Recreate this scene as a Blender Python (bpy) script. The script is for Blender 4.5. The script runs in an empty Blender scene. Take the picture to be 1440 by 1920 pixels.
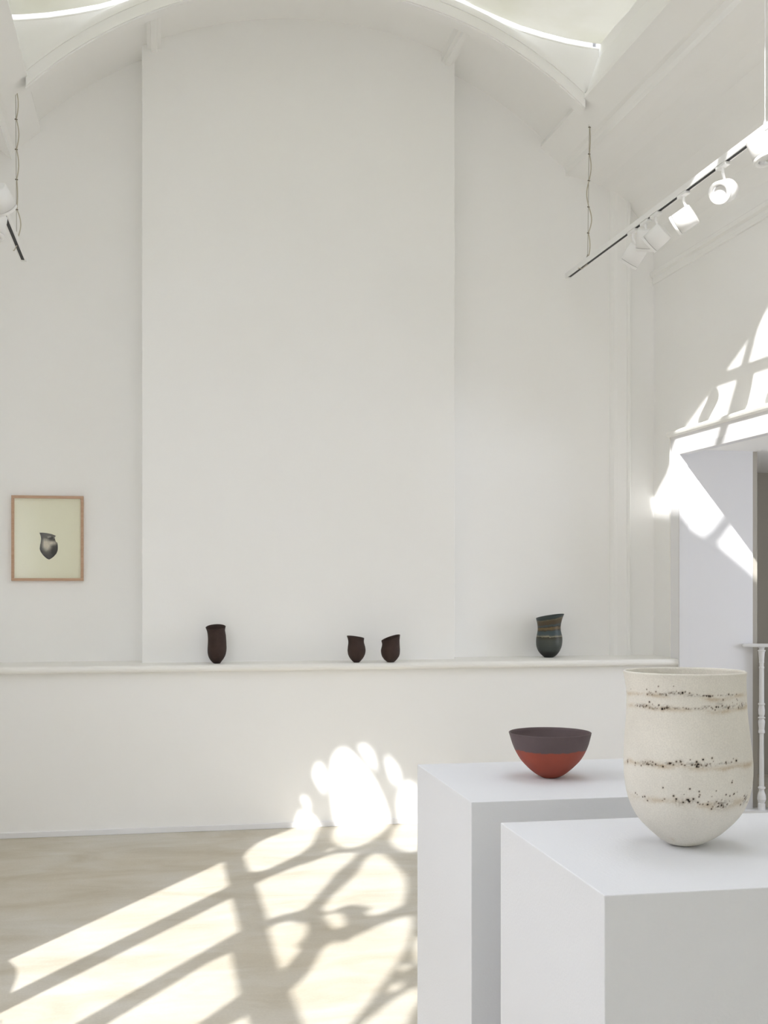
import bpy, bmesh, math, random
import numpy as np
from mathutils import Vector, Matrix, noise
from mathutils.geometry import tessellate_polygon
random.seed(4)
SC = bpy.context.scene
COL = SC.collection
PI = math.pi

# ------------------------------------------------------------------ camera
# level camera with a shift lens; the room axes are X (right), Y (towards the back wall), Z (up)
YAW = math.atan(427 / 2271.0)
SN, CS = math.sin(YAW), math.cos(YAW)
EYE = Vector((0, 0, 1.6))
FOC = 2271.0
HORIZON = 1090.0
cd = bpy.data.cameras.new('camera'); cam = bpy.data.objects.new('camera', cd); COL.objects.link(cam)
cam.location = EYE
cam.rotation_euler = (PI / 2, 0, -YAW)
cd.sensor_fit = 'HORIZONTAL'; cd.sensor_width = 36.0
cd.lens = FOC / 1440.0 * 36.0
cd.shift_y = (HORIZON - 960.0) / 1440.0
cd.clip_start = 0.05
SC.camera = cam

# ------------------------------------------------------------------ sky, sun, exposure
w = bpy.data.worlds.new('sky'); SC.world = w; w.use_nodes = True
bgn = w.node_tree.nodes['Background']
bgn.inputs[0].default_value = (0.905, 0.945, 1.05, 1)
bgn.inputs[1].default_value = 4.4
SUN_DIR = Vector((.983, 1.63, -1.229)).normalized()
sl = bpy.data.lights.new('sun', 'SUN'); sun = bpy.data.objects.new('sun', sl); COL.objects.link(sun)
sl.energy = 4.7; sl.angle = math.radians(0.53); sl.color = (1.0, 0.985, 0.965)
sun.rotation_euler = SUN_DIR.to_track_quat('-Z', 'Y').to_euler()
sun.location = (-6, -6, 9)


def area(name, loc, direction, sx, sy, power, color, portal=False):
    l = bpy.data.lights.new(name, 'AREA'); o = bpy.data.objects.new(name, l); COL.objects.link(o)
    l.shape = 'RECTANGLE'; l.size = sx; l.size_y = sy; l.energy = power; l.color = color
    o.location = loc; o.rotation_euler = Vector(direction).to_track_quat('-Z', 'Y').to_euler()
    if portal: l.cycles.is_portal = True
    return o


# sky portals in the openings; the front window and near laylight are added fill
area('window_daylight', (-1.95, 1.75, 2.75), (1, 0, 0), 4.6, 3.6, 1, (1, 1, 1), True)
area('hall_daylight', (6.45, 5.9, 1.6), (-1, 0, 0), 2.0, 1.4, 1, (1, 1, 1), True)
area('front_fill_portal', (1.0, -3.25, 3.45), (0, 1, 0), 3.3, 3.3, 1, (1, 1, 1), True)
area('roof_daylight_front', (0.97, -0.4, 5.75), (0, 0, -1), 3.9, 5.2, 1, (1, 1, 1), True)
area('roof_daylight_back', (0.97, 5.3, 5.95), (0, 0, -1), 3.9, 5.4, 1, (1, 1, 1), True)

SC.view_settings.view_transform = 'Standard'
SC.view_settings.look = 'None'
SC.view_settings.gamma = 1.0
SC.view_settings.use_curve_mapping = False
SC.view_settings.exposure = 0.59
SC.cycles.max_bounces = 28
SC.cycles.diffuse_bounces = 24
SC.cycles.sample_clamp_indirect = 6.0


# ------------------------------------------------------------------ helpers
def srgb(r, g, b):
    f = lambda v: (v / 255 / 12.92) if v <= 10 else ((v / 255 + .055) / 1.055) ** 2.4
    return (f(r), f(g), f(b), 1.0)


def hit(px, py, ax, val):
    """point where the sight line of a photograph pixel meets the room plane axis=val"""
    r = (px - 720.0) / FOC; u = (HORIZON - py) / FOC
    d = Vector((r * CS + SN, CS - r * SN, u))
    return EYE + d * ((val - EYE[ax]) / d[ax])


def mat(name, color, rough=.75, spec=.3, metallic=0.0):
    m = bpy.data.materials.new(name); m.use_nodes = True
    b = m.node_tree.nodes['Principled BSDF']
    b.inputs['Base Color'].default_value = color if len(color) == 4 else (*color, 1)
    b.inputs['Roughness'].default_value = rough
    b.inputs['Specular IOR Level'].default_value = spec
    b.inputs['Metallic'].default_value = metallic
    return m


def nodes(m):
    return m.node_tree.nodes, m.node_tree.links, m.node_tree.nodes['Principled BSDF']


def add_noise(m, scale, amount, stretch=(1, 1, 1), detail=4, bump=0.0, bscale=None, dark=(0.8, 0.8, 0.8)):
    """mottle the base colour and give a fine relief, in object coordinates"""
    n, l, b = nodes(m)
    tc = n.new('ShaderNodeTexCoord'); mp = n.new('ShaderNodeMapping'); mp.inputs['Scale'].default_value = stretch
    l.new(tc.outputs['Object'], mp.inputs[0])
    nz = n.new('ShaderNodeTexNoise'); nz.inputs['Scale'].default_value = scale; nz.inputs['Detail'].default_value = detail
    l.new(mp.outputs[0], nz.inputs['Vector'])
    base = b.inputs['Base Color'].default_value[:]
    mx = n.new('ShaderNodeMix'); mx.data_type = 'RGBA'
    mx.inputs['A'].default_value = base
    mx.inputs['B'].default_value = (base[0] * dark[0], base[1] * dark[1], base[2] * dark[2], 1)
    mr = n.new('ShaderNodeMapRange'); mr.inputs['From Min'].default_value = .35; mr.inputs['From Max'].default_value = .7
    mr.inputs['To Max'].default_value = amount
    l.new(nz.outputs['Fac'], mr.inputs['Value']); l.new(mr.outputs[0], mx.inputs['Factor'])
    l.new(mx.outputs['Result'], b.inputs['Base Color'])
    if bump:
        nb = n.new('ShaderNodeTexNoise'); nb.inputs['Scale'].default_value = bscale or scale * 8; nb.inputs['Detail'].default_value = 3
        l.new(tc.outputs['Object'], nb.inputs['Vector'])
        bp = n.new('ShaderNodeBump'); bp.inputs['Strength'].default_value = bump; bp.inputs['Distance'].default_value = .002
        l.new(nb.outputs['Fac'], bp.inputs['Height']); l.new(bp.outputs[0], b.inputs['Normal'])
    return m


WALL = add_noise(mat('wall_paint', (.890, .889, .884), .85, .2), 1.3, .5, dark=(.985, .98, .965), bump=.12, bscale=60)
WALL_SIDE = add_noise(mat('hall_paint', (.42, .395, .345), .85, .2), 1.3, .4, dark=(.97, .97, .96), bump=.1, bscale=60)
TRIM = mat('trim_gloss_paint', (.87, .865, .84), .55, .35)
JAMB = mat('jamb_paint', (.80, .80, .82), .6, .3)
PLINTH = add_noise(mat('plinth_emulsion', (.725, .735, .765), .7, .25), 3, .4, dark=(.985, .985, .985), bump=.25, bscale=170)
WHITE_METAL = mat('white_metal', (.86, .86, .86), .35, .5)
BLACK = mat('black_slot', (.012, .012, .014), .5, .3)
STEEL = mat('steel_wire', (.35, .33, .29), .4, .5, .6)
CORD = mat('cream_cord', (.50, .46, .37), .6, .3)
TIE = mat('dark_tie', (.12, .10, .08), .6, .3)


def link(name, me, m=None, parent=None, smooth=False, loc=None, rot=None):
    o = bpy.data.objects.new(name, me); COL.objects.link(o)
    if m is not None: me.materials.append(m)
    if smooth:
        for p in me.polygons: p.use_smooth = True
    if parent is not None: o.parent = parent
    if loc is not None: o.location = loc
    if rot is not None: o.rotation_euler = rot
    return o


def obj(name, bm, m, parent=None, smooth=False, **k):
    bmesh.ops.recalc_face_normals(bm, faces=bm.faces[:])
    me = bpy.data.meshes.new(name); bm.to_mesh(me); bm.free()
    return link(name, me, m, parent, smooth, **k)


def thing(name, label, cat, loc=(0, 0, 0), rz=0.0, group=None):
    o = bpy.data.objects.new(name, None); COL.objects.link(o)
    o.empty_display_size = .1
    o.location = loc; o.rotation_euler = (0, 0, rz)
    return tag(o, label, cat, group)


def tag(o, label, cat, group=None):
    o['label'] = label; o['category'] = cat
    if group: o['group'] = group
    return o


def struct(o, label=None):
    o['kind'] = 'structure'
    if label: o['label'] = label
    return o


def box(bm, x0, x1, y0, y1, z0, z1, bev=0.0, seg=2):
    r = bmesh.ops.create_cube(bm, size=1.0)
    vs = r['verts']
    for v in vs:
        v.co = Vector((x0 + (v.co.x + .5) * (x1 - x0), y0 + (v.co.y + .5) * (y1 - y0), z0 + (v.co.z + .5) * (z1 - z0)))
    if bev:
        es = list({e for v in vs for e in v.link_edges})
        bmesh.ops.bevel(bm, geom=es, offset=bev, segments=seg, profile=.5, affect='EDGES')


def bx(*a, **k):
    bm = bmesh.new(); box(bm, *a, **k); return bm


def extrude_profile(bm, prof, axis, a, b, closed=True):
    """prof: list of 2-D points; axis 'X' or 'Y' is the run direction"""
    def P(p, t):
        return (t, p[0], p[1]) if axis == 'X' else (p[0], t, p[1])
    A = [bm.verts.new(P(p, a)) for p in prof]; B = [bm.verts.new(P(p, b)) for p in prof]
    n = len(prof)
    for i in range(n if closed else n - 1):
        j = (i + 1) % n
        bm.faces.new((A[i], A[j], B[j], B[i]))
    if closed:
        for ring in (A, B):
            pts = [Vector((*p, 0)) for p in prof]
            for t in tessellate_polygon([pts]):
                bm.faces.new([ring[i] for i in t])


def poly_panel(outer, holes, place, depth):
    """flat panel with holes, extruded by the vector depth; place maps (u, v) to a point"""
    bm = bmesh.new()
    loops = [outer] + holes
    allp = [p for lp in loops for p in lp]
    tris = tessellate_polygon([[Vector((p[0], p[1], 0)) for p in lp] for lp in loops])
    dv = Vector(depth)
    F = [bm.verts.new(place(*p)) for p in allp]
    B = [bm.verts.new(Vector(place(*p)) + dv) for p in allp]
    for t in tris:
        if len(set(t)) == 3:
            try:
                bm.faces.new([F[i] for i in t]); bm.faces.new([B[i] for i in reversed(t)])
            except ValueError: pass
    k = 0
    for lp in loops:
        n = len(lp)
        for i in range(n):
            j = (i + 1) % n
            bm.faces.new((F[k + i], F[k + j], B[k + j], B[k + i]))
        k += n
    return bm


def tube(bm, pts, r, seg=8, cap=True):
    pts = [Vector(p) for p in pts]; rings = []
    for i, p in enumerate(pts):
        t = (pts[min(i + 1, len(pts) - 1)] - pts[max(i - 1, 0)]).normalized()
        up = Vector((0, 0, 1)) if abs(t.z) < .9 else Vector((1, 0, 0))
        a = t.cross(up).normalized(); b = t.cross(a).normalized()
        rr = r[i] if isinstance(r, (list, tuple)) else r
        rings.append([bm.verts.new(p + (a * math.cos(2 * PI * k / seg) + b * math.sin(2 * PI * k / seg)) * rr) for k in range(seg)])
    for i in range(len(rings) - 1):
        for k in range(seg):
            j = (k + 1) % seg
            bm.faces.new((rings[i][k], rings[i][j], rings[i + 1][j], rings[i + 1][k]))
    if cap:
        bm.faces.new(rings[0]); bm.faces.new(rings[-1][::-1])


def lathe(bm, prof, seg=32, M=None, cap0=True, cap1=True, flute=None):
    """prof: (r, z) list; M optional matrix"""
    rings = []
    for q, (r, z) in enumerate(prof):
        ring = []
        for k in range(seg):
            a = 2 * PI * k / seg; rr = r
            if flute and flute[0] <= z <= flute[1]: rr = r * (1 - .10 * (k % 2))
            v = Vector((rr * math.cos(a), rr * math.sin(a), z))
            ring.append(bm.verts.new(M @ v if M is not None else v))
        rings.append(ring)
    for i in range(len(rings) - 1):
        for k in range(seg):
            j = (k + 1) % seg
            bm.faces.new((rings[i][k], rings[i][j], rings[i + 1][j], rings[i + 1][k]))
    if cap0: bm.faces.new(rings[0][::-1])
    if cap1: bm.faces.new(rings[-1])


# ------------------------------------------------------------------ dimensions of the room
XL, XR = -1.60, 3.54          # left and right walls
YB, YBR, YD = 8.26, 8.04, 7.84  # back wall, chimney breast, dado wall
YF = -3.0                     # wall behind the camera
XC = 0.97                     # centre line of the nave
LEDGE = 1.069
tilt = lambda x: .035 * x     # the old ceiling is a little out of level


# floor -------------------------------------------------------------
fm = mat('floor_screed', (.50, .46, .395), .62, .3)
n, l, b = nodes(fm)
tc = n.new('ShaderNodeTexCoord'); mp = n.new('ShaderNodeMapping'); mp.inputs['Scale'].default_value = (.8, 1.7, 1)
l.new(tc.outputs['Object'], mp.inputs[0])
n1 = n.new('ShaderNodeTexNoise'); n1.inputs['Scale'].default_value = 2.2; n1.inputs['Detail'].default_value = 8; n1.inputs['Roughness'].default_value = .62
n1.inputs['Distortion'].default_value = .6
l.new(mp.outputs[0], n1.inputs['Vector'])
cr = n.new('ShaderNodeValToRGB'); e = cr.color_ramp.elements
e[0].position = .3; e[0].color = (.565, .515, .42, 1); e[1].position = .72; e[1].color = (.715, .69, .64, 1)
m_ = cr.color_ramp.elements.new(.52); m_.color = (.655, .62, .545, 1)
l.new(n1.outputs['Fac'], cr.inputs[0])
n2 = n.new('ShaderNodeTexNoise'); n2.inputs['Scale'].default_value = 90; n2.inputs['Detail'].default_value = 3
l.new(tc.outputs['Object'], n2.inputs['Vector'])
mx = n.new('ShaderNodeMix'); mx.data_type = 'RGBA'; mx.blend_type = 'MULTIPLY'; mx.inputs['Factor'].default_value = .16
l.new(cr.outputs[0], mx.inputs['A']); l.new(n2.outputs['Fac'], mx.inputs['B'])
n4 = n.new('ShaderNodeTexNoise'); n4.inputs['Scale'].default_value = .55; n4.inputs['Detail'].default_value = 5; n4.inputs['Roughness'].default_value = .6
l.new(tc.outputs['Object'], n4.inputs['Vector'])
r4 = n.new('ShaderNodeMapRange'); r4.inputs['From Min'].default_value = .42; r4.inputs['From Max'].default_value = .66; r4.inputs['To Max'].default_value = .42
l.new(n4.outputs['Fac'], r4.inputs['Value'])
m4 = n.new('ShaderNodeMix'); m4.data_type = 'RGBA'; m4.blend_type = 'MULTIPLY'; m4.inputs['B'].default_value = (.93, .83, .66, 1)
l.new(r4.outputs[0], m4.inputs['Factor']); l.new(mx.outputs['Result'], m4.inputs['A'])
l.new(m4.outputs['Result'], b.inputs['Base Color'])
bp = n.new('ShaderNodeBump'); bp.inputs['Strength'].default_value = .15; bp.inputs['Distance'].default_value = .003
l.new(n2.outputs['Fac'], bp.inputs['Height']); l.new(bp.outputs[0], b.inputs['Normal'])
struct(obj('floor', bx(XL - .3, 6.4, YF - .2, 10.2, -.12, 0), fm), 'pale beige screed floor with sunlight on it')

# back wall ---------------------------------------------------------
wb = struct(obj('wall_back', bx(XL - .2, XR + .02, YB, YB + .2, 0, 5.9), WALL), 'tall white back wall')
obj('chimney_breast', bx(-.092, 2.003, YBR, YB + .02, LEDGE - .02, 5.75, bev=.004), WALL, wb)
obj('dado_wall', bx(XL - .02, XR + .01, YD, YB + .02, 0, 1.03), WALL, wb)
struct(obj('baseboard_back', bx(XL, XR - .02, YD - .012, YD + .01, 0.0, .036, bev=.003), JAMB))
# ledge with a rounded nosing
prof = [(YB + .01, 1.024), (YD - .04, 1.024)]
for k in range(9):
    a = -PI / 2 - k / 8 * PI
    prof.append((YD - .045 + .0225 * math.cos(a), 1.0465 + .0225 * math.sin(a)))
prof.append((YB + .01, LEDGE))
bm = bmesh.new(); extrude_profile(bm, prof, 'X', XL, XR - .004)
struct(obj('trim_1', bm, TRIM, smooth=False), 'long white ledge with rounded nosing along the back wall')
# pilaster moulding beside the right corner
pl = bmesh.new()
pr = [(3.205, YB + .01), (3.205, YB - .012), (3.225, YB - .03), (3.25, YB - .036), (3.318, YB - .036), (3.325, YB - .05), (3.335, YB - .056), (3.345, YB - .05), (3.347, YB + .01)]
A = [pl.verts.new((p[0], p[1], LEDGE - .01)) for p in pr]; B = [pl.verts.new((p[0], p[1], 4.46)) for p in pr]
for i in range(len(pr)):
    j = (i + 1) % len(pr); pl.faces.new((A[i], A[j], B[j], B[i]))
struct(obj('trim_2', pl, WALL), 'slim moulded pilaster near the right corner')

# left wall with the arched tracery window ----------------------------
WY0, WY1, WZ0, WZ1 = -.45, 4.05, 1.12, 4.42
wl = bmesh.new()
box(wl, XL - .06, XL, YF - .2, WY0, 0, 4.75)
box(wl, XL - .06, XL, WY1, YB + .2, 0, 4.75)
box(wl, XL - .06, XL, WY0, WY1, 0, WZ0)
box(wl, XL - .06, XL, WY0, WY1, WZ1, 4.75)
struct(obj('wall_left', wl, WALL), 'white left wall with the arched window')


def to_window(p):
    q = p + SUN_DIR * ((XL - .03 - p.x) / SUN_DIR.x)
    return (q.y, q.z)


fl = lambda L: [to_window(hit(*p, 2, 0)) for p in L]
wa = lambda L: [to_window(hit(*p, 1, YD)) for p in L]
c3 = lambda L: [(400 + x / 3.6, 1560 + y / 3.6) for x, y in L]
c2 = lambda L: [(480 + x / 4.5, 1380 + y / 4.5) for x, y in L]
H = []
H.append(fl([(16, 1800.6), (417, 1617), (424.4, 1617), (435.5, 1661), (19, 1867), (28, 1843), (33, 1828), (30.6, 1814)]))
H.append(fl([(7, 1897), (440, 1681), (457, 1745)]) + [(2.275, 1.30), (2.40, 1.33), (2.62, 1.31), (2.80, 1.35), (2.93, 1.27)])
H.append([(2.07, 1.30), (2.07, 2.29), (2.02, 2.455), (1.45, 2.455), (1.45, 1.30), (1.6, 1.34), (1.9, 1.34)])
H.append([(1.26, 1.30), (1.26, 2.37), (1.22, 2.47), (.64, 2.47), (.64, 1.30), (.8, 1.34), (1.1, 1.34)])
H.append([(.44, 1.30), (.44, 2.47), (-.18, 2.47), (-.18, 1.30)])
# tracery of the arched head
H.append(fl([(457, 1606), (466, 1595), (480.5, 1582), (505, 1570), (533, 1560), (553, 1552)]) + wa([(557, 1536), (563, 1523), (569, 1520), (575, 1520), (591, 1529), (604, 1545)])
         + fl([(598, 1565), (591, 1583), (572, 1599), (544, 1613), (510, 1629), (492, 1634), (469, 1634)]))
H.append(wa(c2([(690, 760), (665, 680), (650, 600), (640, 500), (632, 400), (632, 320), (638, 250), (650, 200), (668, 160), (700, 125), (745, 108), (790, 112), (830, 140), (880, 190), (940, 260), (1000, 340), (1045, 420), (1080, 500), (1110, 580), (1132, 660), (1146, 735)]))
         + fl(c2([(1125, 770), (1100, 795), (1060, 835), (1000, 880), (900, 928), (835, 942), (780, 945), (720, 933), (670, 905), (645, 880), (645, 840), (665, 795)])))
H.append(wa(c2([(1222, 725), (1210, 660), (1205, 600), (1207, 530), (1218, 470), (1245, 415), (1290, 388), (1340, 395), (1400, 460), (1460, 560), (1520, 690)]))
         + fl([(815, 1553), (808, 1575), (790, 1595), (770, 1598), (752, 1594), (738, 1586), (731, 1575), (738, 1560)]))
H.append(wa(c2([(388, 530), (405, 503), (430, 500), (458, 530), (485, 598), (470, 615), (440, 615), (408, 590)])))
H.append(wa(c2([(482, 325), (505, 262), (530, 228), (560, 225), (598, 250), (605, 330), (605, 485), (575, 485), (545, 450), (508, 390)])))
H.append(wa(c2([(868, 95), (900, 78), (940, 78), (985, 98), (1012, 150), (1036, 262), (1014, 285), (985, 268), (940, 205), (890, 135)])))
H.append(wa(c2([(1098, 205), (1115, 180), (1150, 182), (1200, 240), (1240, 325), (1225, 395), (1200, 418), (1165, 400), (1130, 340)])))
H.append(fl(c2([(588, 972), (620, 952), (650, 944), (692, 944), (665, 962), (625, 975)])))
H.append(fl(c3([(290, 350), (380, 305), (480, 265), (580, 225), (660, 205), (740, 170), (810, 152), (900, 142), (990, 142), (965, 180), (900, 235), (840, 285), (800, 340), (740, 410), (690, 470), (640, 520), (570, 540), (500, 555), (430, 578), (370, 587)])))
H.append(fl(c3([(1010, 222), (1030, 185), (1060, 158), (1120, 142), (1175, 155), (1215, 185), (1250, 232), (1290, 262), (1322, 305), (1318, 345), (1332, 385), (1310, 440), (1312, 488), (1235, 520), (1160, 552), (1110, 567), (1060, 560), (1030, 545), (1075, 515), (1030, 500), (970, 488), (915, 495), (870, 512), (835, 535), (785, 545), (735, 520), (790, 450), (840, 400), (900, 350), (960, 292)])))
H.append(fl(c3([(742, 570), (790, 552), (835, 545), (895, 552), (915, 580), (905, 605), (932, 622), (890, 642), (840, 657), (800, 640), (775, 605)])))
H.append(fl(c3([(370, 655), (400, 635), (450, 615), (530, 598), (575, 612), (630, 615), (662, 632), (655, 690), (625, 730), (590, 760), (612, 800), (570, 845), (540, 890), (500, 922), (455, 922), (430, 850), (400, 750)])))
H.append(fl(c3([(520, 1072), (580, 1020), (640, 960), (680, 900), (705, 850), (755, 775), (800, 745), (840, 737), (885, 748), (915, 728), (1000, 685), (1100, 640), (1200, 600), (1290, 572), (1360, 566), (1366, 640), (1345, 740), (1290, 850), (1200, 985), (1080, 1150), (1000, 1255), (940, 1310), (860, 1370), (640, 1370), (575, 1200)])))
H.append(fl(c3([(1383, 688), (1355, 760), (1360, 830), (1383, 880), (1430, 900), (1480, 860), (1470, 760), (1440, 700)])))
H.append(fl(c3([(1255, 915), (1280, 898), (1320, 893), (1362, 903), (1350, 925), (1300, 938), (1265, 935)])))
H.append(fl(c3([(1178, 1068), (1200, 1035), (1245, 1012), (1312, 1022), (1300, 1050), (1255, 1075), (1215, 1087)])))
H.append(fl(c3([(1420, 1035), (1383, 1045), (1300, 1082), (1200, 1145), (1100, 1225), (1010, 1296), (990, 1370), (1180, 1420), (1290, 1385), (1340, 1290), (1385, 1190), (1440, 1120)])))
outer = [(WY0, WZ0), (WY1, WZ0), (WY1, WZ1), (WY0, WZ1)]
win = struct(obj('window_1', poly_panel(outer, H, lambda u, v: (XL - .03, u, v), (-.02, 0, 0)), JAMB), 'arched tracery window on the left wall')

# right wall, opening to the stair hall -------------------------------
YJ, YN, ZH = 7.765, 5.75, 2.47
wr = bmesh.new()
box(wr, XR, 4.05, YJ, YB + .2, 0, 4.7)
box(wr, XR, 4.05, YF - .2, YN, 0, 4.7)
box(wr, XR, 4.05, YN, YJ, ZH + .04, 4.7)
struct(obj('wall_right', wr, WALL), 'white right wall with picture rail and opening')
dr = bmesh.new()
box(dr, XR - .028, XR + .02, YJ - .005, 7.905, LEDGE - .001, ZH + .13, bev=.003)     # far casing board
box(dr, XR - .028, XR + .02, YN - .14, YN, 0, ZH + .13, bev=.003)
box(dr, XR - .028, XR + .02, YN, YJ, ZH, ZH + .13, bev=.003)
d1 = struct(obj('door_1', dr, JAMB), 'white cased opening to the stair hall')
m = bmesh.new()
hp = [(XR + .01, ZH + .128), (XR - .040, ZH + .128), (XR - .052, ZH + .138), (XR - .056, ZH + .150), (XR - .050, ZH + .163), (XR - .035, ZH + .170), (XR - .02, ZH + .176), (XR + .01, ZH + .178)]
extrude_profile(m, hp, 'Y', YN - .16, 7.922)
obj('head_moulding', m, TRIM, d1)
m = bmesh.new(); box(m, XR - .034, XR + .01, 7.900, 7.914, LEDGE - .001, ZH + .13, bev=.004); obj('edge_bead', m, TRIM, d1)
m = bmesh.new()
box(m, XR - .030, 3.572, YJ - .012, YJ + .01, 0, ZH + .004, bev=.002)
box(m, XR - .030, 3.572, YN, YJ - .011, ZH - .003, ZH + .045, bev=.002)
REVEAL = mat('reveal_paint', (.73, .73, .75), .6, .3)
obj('jamb_lining', m, REVEAL, d1)
m = bmesh.new(); box(m, 3.572, 4.056, YJ - .003, YJ + .01, 0, ZH + .05, bev=.002); obj('reveal_panel', m, REVEAL, d1)
# picture rail
m = bmesh.new()
rp = [(XR + .01, 3.74), (XR - .012, 3.745), (XR - .015, 3.76), (XR - .008, 3.765), (XR - .010, 3.79), (XR - .028, 3.80), (XR - .034, 3.815), (XR - .028, 3.83), (XR - .012, 3.84), (XR + .01, 3.86)]
extrude_profile(m, rp, 'Y', YF, YB - .01)
struct(obj('trim_3', m, WALL), 'moulded picture rail high on the right wall')
# wall behind the camera
m = bmesh.new()
box(m, XL - .1, -.6, YF - .2, YF, 0, 5.6); box(m, 2.6, 4.05, YF - .2, YF, 0, 5.6)
box(m, -.6, 2.6, YF - .2, YF, 0, 1.9); box(m, -.6, 2.6, YF - .2, YF, 5.0, 5.6)
struct(obj('wall_front', m, WALL))
# the grounds outside the big window: lawn, and an unseen house wall added to cut sky light
LAWN = add_noise(mat('gravel', (.24, .22, .18), .9, .1), 6, .6, dark=(.6, .7, .5))
RENDERED = add_noise(mat('rendered_masonry', (.46, .43, .38), .9, .1), 2, .6, dark=(.85, .85, .85))
struct(obj('ground', bx(-30, XL - .07, -25, 25, -.5, -.3), LAWN))
struct(obj('wall_sky_block', bx(-9.2, -9.0, -16, 14, -.4, 8.2), RENDERED))
# stair hall beyond the opening
hl = bmesh.new()
box(hl, 4.05, 6.4, 9.3, 9.5, -2.0, 3.2)
box(hl, 6.2, 6.4, 4.0, 4.9, -2.0, 3.2)
box(hl, 6.2, 6.4, 6.9, 9.4, -2.0, 3.2)
box(hl, 6.2, 6.4, 4.9, 6.9, -2.0, .9)
box(hl, 6.2, 6.4, 4.9, 6.9, 2.3, 3.2)
box(hl, 4.05, 6.4, 3.9, 4.1, -2.0, 3.2)
box(hl, 4.05, 4.10, YJ + .02, 9.4, -2.0, 3.2)
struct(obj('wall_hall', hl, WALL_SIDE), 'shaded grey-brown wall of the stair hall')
struct(obj('ceiling_hall', bx(3.572, 6.4, 4.0, 9.4, ZH + .03, ZH + .13), WALL))

# ceiling: cornices, barrel bay, arch rib, end panel ------------------
ZC, RIB, VAULT = 2.74, 2.50, 2.61
RP = [(1.83, 5.27), (1.825, 4.90), (1.815, 4.885), (1.75, 4.70), (1.738, 4.665), (1.72, 4.655), (1.716, 4.625), (1.735, 4.61), (1.86, 4.51), (1.885, 4.50), (1.90, 4.47), (1.90, 4.43)]


def cornice(sign, name, label):
    m = bmesh.new()
    pts = [(XC + sign * x, z + tilt(sign * x)) for x, z in RP]
    if sign > 0:
        for k in range(1, 13):
            a = PI / 2 * (1 - k / 12)
            pts.append((2.87 + .68 * math.cos(a), 3.86 + .63 * math.sin(a)))
    else:
        pts += [(-1.0, 4.42), (XL - .01, 4.50)]
    top = [(pts[-1][0], 5.0), (pts[-1][0], 5.6), (pts[0][0] + sign * .0, 5.6)] if sign < 0 else [(3.60, 3.86), (3.60, 5.6), (pts[0][0], 5.6)]
    extrude_profile(m, pts + top, 'Y', YF, YB + .05)
    return struct(obj(name, m, WALL), label)


cornice(1, 'trim_4', 'moulded white cornice and cove on the right side')
cornice(-1, 'trim_5', 'moulded white cornice on the left side')


def arc(R, x0, x1, nseg=48):
    return [(x0 + (x1 - x0) * i / nseg, ZC + math.sqrt(R * R - (x0 + (x1 - x0) * i / nseg) ** 2)) for i in range(nseg + 1)]


def arch_strip(bm, R0, R1, y0, y1, xm):
    a = arc(R0, -xm, xm); b_ = arc(R1, -xm, xm)
    f = lambda p, y: (XC + p[0], y, p[1] + tilt(p[0]))
    V = [[bm.verts.new(f(p, y)) for p in s_] for s_, y in ((a, y0), (b_, y0), (b_, y1), (a, y1))]
    for i in range(len(a) - 1):
        for q in range(4):
            A_, B_ = V[q], V[(q + 1) % 4]
            bm.faces.new((A_[i], A_[i + 1], B_[i + 1], B_[i]))


m = bmesh.new(); arch_strip(m, VAULT, VAULT + .35, 7.44, YB + .05, 1.80)
ceil = struct(obj('ceiling', m, WALL), 'white barrel-curved ceiling bay by the back wall')
m = bmesh.new()
arch_strip(m, RIB, RIB + .12, 7.375, 7.47, 1.722)
arch_strip(m, RIB + .008, RIB + .045, 7.362, 7.38, 1.722)
arch_strip(m, RIB + .075, RIB + .100, 7.366, 7.38, 1.722)
struct(obj('trim_6', m, WALL), 'moulded white arch rib across the ceiling')
for sx in (-1, 1):
    m = bmesh.new(); x = sx * .985
    zt = ZC + math.sqrt(VAULT ** 2 - x * x) + tilt(x)
    box(m, XC + x - .045, XC + x + .045, 7.46, YB, zt - .05, zt + .05)
    box(m, XC + x - .02, XC + x + .02, 7.46, YB, zt - .072, zt, bev=.004)
    obj('ceiling_rib', m, WALL, ceil)
# end panel above the rib, with the swagged top edge
ED = [(0, 5.62), (.25, 5.55), (.5, 5.42), (.7, 5.30), (.88, 5.212), (1.0, 5.156), (1.15, 5.099), (1.30, 5.048), (1.45, 5.012), (1.6, 4.982), (1.72, 4.966), (1.84, 4.955)]
edge = [(-x, z) for x, z in ED[::-1]] + ED[1:]
low = arc(RIB + .10, -1.76, 1.76)
m = bmesh.new()
op = [(x, z + tilt(x)) for x, z in low] + [(1.84, 4.70)] + [(x, z + tilt(x)) for x, z in edge[::-1]] + [(-1.84, 4.60)]
m = poly_panel(op, [], lambda u, v: (XC + u, 7.395, v), (0, .05, 0))
struct(obj('wall_tympanum', m, WALL), 'white panel above the arch rib')
# rounded lip on the swagged edge
m = bmesh.new(); tube(m, [(XC + x, 7.404, z + tilt(x)) for x, z in edge], .012, 10)
struct(obj('trim_7', m, TRIM, smooth=True))

# front part of the roof: boarded ceiling with glazed openings cut through
ZR = 5.30


def to_roof(p):
    q = p + SUN_DIR * ((ZR - p.z) / SUN_DIR.z)
    return (q.x, q.y)


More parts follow.
